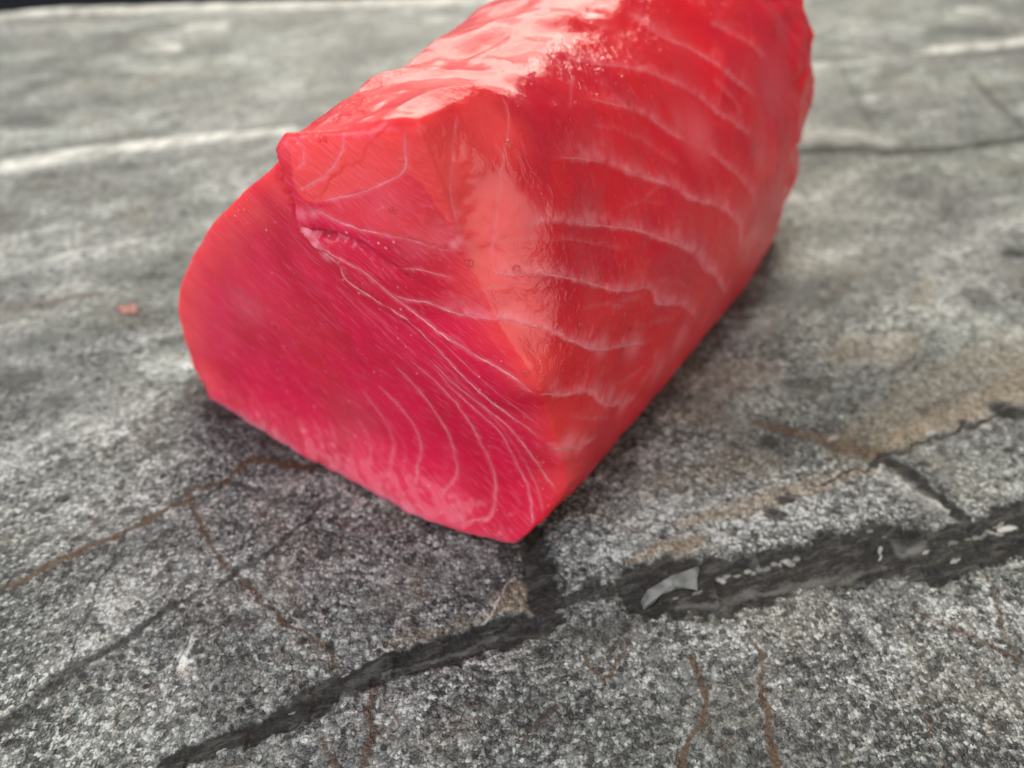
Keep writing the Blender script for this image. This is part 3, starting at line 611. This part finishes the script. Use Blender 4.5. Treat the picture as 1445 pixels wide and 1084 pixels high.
for si, (pts, wpx, strength, halo, mode) in enumerate(SEAMS):
    H = trace(pts, 3.0)
    if len(H) < 3: continue
    P = np.array([h[0] for h in H]); Nn = np.array([h[1] for h in H]); D = np.array([h[2] for h in H])
    ok = np.concatenate([[True], np.linalg.norm(np.diff(P, axis=0), axis=1) < 0.05]); P, Nn, D = P[ok], Nn[ok], D[ok]
    for _ in range(2): Nn[1:-1] = (Nn[:-2]+2*Nn[1:-1]+Nn[2:])/4
    Nn /= np.linalg.norm(Nn, axis=1)[:, None]
    T = np.gradient(P, axis=0); T /= np.linalg.norm(T, axis=1)[:, None]+1e-9; B = np.cross(Nn, T); B /= np.linalg.norm(B, axis=1)[:, None]+1e-9
    n = len(P); s = np.linspace(0, 1, n)
    px = D/FPX/1.05
    r1 = fbm(np.stack([s*n*0.35, np.full(n, si*3.1)], -1), 3, 200+si); r2 = fbm(np.stack([s*n*0.12, np.full(n, si*5.7)], -1), 3, 300+si)
    P = P + B*(px*0.9*r1)[:, None]
    half_w = 0.5*wpx*px*(1.05+0.45*r2)*(1.25 if mode else 1.1)
    cover = strength*(0.7 if mode else 1.0)*np.clip(0.80+0.35*r2, 0.15, 1)*smooth(0, .07, s)*(1-smooth(.90, 1, s))
    ribbons.append((P, Nn, B, half_w, cover))
    # pale halo in the flesh itself
    hw = halo*px.mean(); lo, hi = P.min(0)-hw*2.2, P.max(0)+hw*2.2
    m = np.nonzero(((VPj > lo) & (VPj < hi)).all(1))[0]
    if not len(m): continue
    best = np.full(len(m), 9.0); sg = np.zeros(len(m)); al = np.zeros(len(m))
    for a in range(0, n-1, 2):
        b2 = min(a+2, n-1); e = P[b2]-P[a]; q_ = VPj[m]-P[a]; t = np.clip((q_@e)/(e@e+1e-12), 0, 1); d = np.linalg.norm(q_-t[:, None]*e, axis=1)
        k = d < best; best[k] = d[k]; sg[k] = ((q_*B[a]).sum(1))[k]; al[k] = s[a]
    endf = smooth(-.02, .12, al)*(1-smooth(.85, 1.02, al))
    if mode:
        updir = 1.0 if (B[:, 2].mean() > 0) else -1.0
        sgn = np.where(sg*updir > 0, 1.0, -1.0)
        lobe = 0.40+0.55*np.clip(fbm(np.stack([al*16, np.full(len(al), si*2.3)], -1), 3, 400+si)+.4, 0, 1)
        v = np.where(sgn > 0, np.exp(-(best/(hw*lobe))**1.3), np.exp(-(best/(hw*.12))**2))*0.72*(0.75+0.5*fbm(VP[m]*90, 2, 55))
        groove[vis[m]] += np.where(sgn > 0, 1, -1)*np.exp(-best/(hw*.5))*endf*strength
    else:
        v = np.exp(-(best/(hw*.6))**1.5)*0.5
        groove[vis[m]] += -0.9*np.exp(-(best/(hw*.35))**2)*endf*strength
    pale_b[vis[m]] = np.maximum(pale_b[vis[m]], v*endf*strength)
# broader pale blushes in the flank; the first pair paints in a pinkish reflection
def blush(x, y, r, a):
    h = hit(x, y)
    if h is None: return
    d = np.linalg.norm(VPj-h[0], axis=1)/(r*h[2]/FPX); pale_b[vis] = np.maximum(pale_b[vis], a*np.exp(-d**2.2))
for b_ in [(985,190,34,.28),(960,175,22,.2),(860,560,18,.5),(880,570,16,.5),(800,628,18,.6),(820,628,14,.5),(850,488,18,.5),(895,487,22,.45),(960,480,26,.3),(930,520,24,.3),
           (1090,130,40,.16),(1075,215,30,.14),(345,430,30,.15),(420,640,40,.2),(640,735,24,.2),(500,590,50,.12),(590,345,30,.2),(620,335,24,.25),(545,290,40,.15)]: blush(*b_)
for b_ in [(431,327,7,.9),(437,331,6,.8),(444,345,7,1),(450,352,7,.9),(460,360,8,.7),(424,303,9,.5),(440,300,9,.5),(640,345,8,.8),(648,338,8,.6)]: blush(*b_)
# paler flesh with translucent glow painted into its colour: the flap, the strip beside the ridge, the outer rim of the cut face, the lower tip
light_b = np.zeros(nv)
def tone(x, y, rad, a):
    h = hit(x, y)
    if h is None: return
    d = np.linalg.norm(VP+2.5*jit-h[0], axis=1)/(rad*h[2]/FPX); light_b[vis] = np.maximum(light_b[vis], a*np.exp(-d**2.4))
for x, y, rad, a in [(450,190,45,.95),(500,200,50,.95),(550,215,50,.95),(590,230,60,.95),(480,240,40,.7),(545,250,45,.8),(600,290,45,.7),(425,235,26,.6),(425,205,40,.8),(470,215,50,.7),(530,215,60,.75),(600,205,60,.85),(640,230,60,1),(620,290,50,.85),(690,190,60,.95),(690,300,65,.95),(700,380,60,.95),(730,450,55,.9),(750,520,42,.9),(560,270,50,.5),(500,260,45,.4),
                     (262,400,40,.75),(256,430,40,.75),(258,460,38,.75),(264,490,36,.75),(270,375,40,.75),(285,350,40,.75),(300,332,40,.75),(315,315,38,.75),(350,285,38,.75),(332,300,38,.75),(385,260,38,.75),(285,530,34,.55),(780,600,40,.5),(790,680,34,.6),(800,620,40,.45),(840,580,30,.35),
                     (620,110,60,.4),(700,70,60,.45),(520,150,60,.4)]: tone(x, y, rad, a)
pale_b = np.maximum(pale_b, 0.45*front*np.exp(-(world_pos[:, 2]/0.013)**2)*(0.6+0.6*fbm(pos*20, 3, 91)))
def inside(P2, poly):
    c = np.zeros(len(P2), bool)
    for a in range(len(poly)):
        (x0, y0), (x1, y1) = poly[a], poly[a-1]; hit_ = ((y0 > P2[:, 1]) != (y1 > P2[:, 1])) & (P2[:, 0] < (x1-x0)*(P2[:, 1]-y0)/(y1-y0+1e-12)+x0); c ^= hit_
    return c
fz = np.nonzero(front > .3)[0]; fp = np.stack([pos[fz, 0], pos[fz, 2]], -1); fp = fp+0.003*np.stack([fbm(fp*40, 2, 31), fbm(fp*40+9, 2, 32)], -1)
base_l = relax(light_b, 6); flake = np.zeros(nv)
for poly, a in [([(409,222),(410,205),(428,190),(470,192),(519,196),(566,192),(571,238),(560,250),(534,263),(490,277),(452,286),(430,284),(421,270),(413,245)], 1.0),
                ([(571,240),(600,262),(625,300),(642,336),(620,345),(576,336),(521,326),(470,306),(448,296),(490,279),(534,265)], .45),
                ([(574,192),(600,190),(628,190),(634,240),(634,280),(640,318),(620,290),(598,258),(576,236)], .95)]:
    flake[fz] = np.maximum(flake[fz], a*inside(fp, flat([p for p in poly+[poly[0]]]))) if len(poly) else 0
light_all = np.maximum(np.where(flake > 0, 0, base_l), relax(flake, 2))
disp2 = 0.0010*groove*(1+0.9*front)
shifted = world_pos + VN*disp2[:, None]
shifted[:, 2] = np.maximum(shifted[:, 2], 0.001)
flesh = mesh_obj('flesh', shifted*S-TL, QUADS, M_FLESH, tuna, attrs={'pale': pale_b, 'cut': relax(front, 60), 'top': topf, 'light': light_all})
tree = make_tree(shifted)
for P, Nn, B, hw, cover in ribbons:
    n = len(P); cols_ = []
    for k, (o_, h_) in enumerate([(-1, .0), (-.5, .00035), (0, .0006), (.5, .00035), (1, .0)]):
        X = P+B*(hw*o_)[:, None]
        for i in range(n):
            r = tree.find_nearest(Vector(X[i]))
            if r[0] is not None: X[i] = np.array(r[0])+np.array(r[1])*(h_+.00025)
        cols_.append(X)
    Vv = np.stack(cols_, 1).reshape(-1, 3); a = np.arange(n-1)[:, None]*5+np.arange(4)[None]; a = a.ravel()
    fn = np.cross(Vv[5]-Vv[0], Vv[1]-Vv[0]); flip = (fn @ Nn[0]) < 0
    cov = (cover[:, None]*np.array([0, .75, 1, .75, 0])[None]).ravel()
    mesh_obj('fat_seam', Vv*S-TL, np.stack([a, a+5, a+6, a+1] if not flip else [a, a+1, a+6, a+5], -1), M_SEAM, tuna, attrs={'cover': cov})

# ------------------------------------------------------------------ small things lying about
def droplet(x, y, r, label):
    h = hit(x, y)
    if h is None: return
    rr = r*h[2]/FPX*S; bm = bmesh.new(); bmesh.ops.create_icosphere(bm, subdivisions=3, radius=1.0)
    for v in bm.verts: v.co = Vector((v.co.x*rr, v.co.y*rr*1.1, v.co.z*rr*(0.62 if v.co.z > 0 else 0.15)))
    me = bpy.data.meshes.new('water_droplet'); bm.to_mesh(me); bm.free(); me.materials.append(M_WATER)
    for p in me.polygons: p.use_smooth = True
    o = bpy.data.objects.new('water_droplet', me); COL.objects.link(o)
    o.rotation_euler = Vector(h[1]).to_track_quat('Z', 'Y').to_euler(); o.location = Vector(h[0]*S)
    tag(o, label, 'droplet', 'droplets of moisture on the tuna')
droplet(729, 380, 6, 'round clear droplet in the middle of the smooth glossy flank of the tuna')
droplet(718, 204, 7, 'clear droplet high on the flank just below the top ridge')
droplet(663, 372, 6, 'clear droplet on the ridge between cut face and flank')
droplet(742, 527, 6, 'clear droplet low on the ridge above its lower pale seam')
droplet(818, 459, 6, 'clear droplet above the widest pale seam of the flank')
droplet(455, 196, 6, 'clear droplet on the upper left flap under the top edge')
droplet(554, 297, 5, 'clear droplet on the cut face below the flap')

def crumb(x, y, rx, ry, rz, mat, name, label, cat, turn=0.0):
    g = ground(x, y); bm = bmesh.new(); bmesh.ops.create_icosphere(bm, subdivisions=3, radius=1.0)
    k = math.dist((g[0], g[1], 0), (0, 0, 1))/FPX*S
    for v in bm.verts:
        f = 1+0.25*math.sin(5*v.co.x+3*v.co.y+x)+0.15*math.sin(9*v.co.y-4*v.co.z); v.co = Vector((v.co.x*rx*k*f, v.co.y*ry*k*f, v.co.z*rz*k*f))
    me = bpy.data.meshes.new(name); bm.to_mesh(me); bm.free(); me.materials.append(mat)
    for p in me.polygons: p.use_smooth = True
    o = bpy.data.objects.new(name, me); COL.objects.link(o); o.location = (g[0]*S, g[1]*S, rz*k*0.4); o.rotation_euler = (0, 0, turn)
    tag(o, label, cat)
crumb(181, 437, 15, 9, 1.2, plain('thin_tuna_shred', (0.30, 0.13, 0.11), 0.5, 0.2), 'tuna_shred', 'faint pink shred of tuna on the stone left of the block', 'tuna shred', -.25)
crumb(266, 519, 9, 7, 4, plain('pale_crumb', (0.62, 0.60, 0.57), 0.5), 'pale_crumb', 'small whitish crumb on the stone at the left foot of the tuna', 'crumb', -.6)
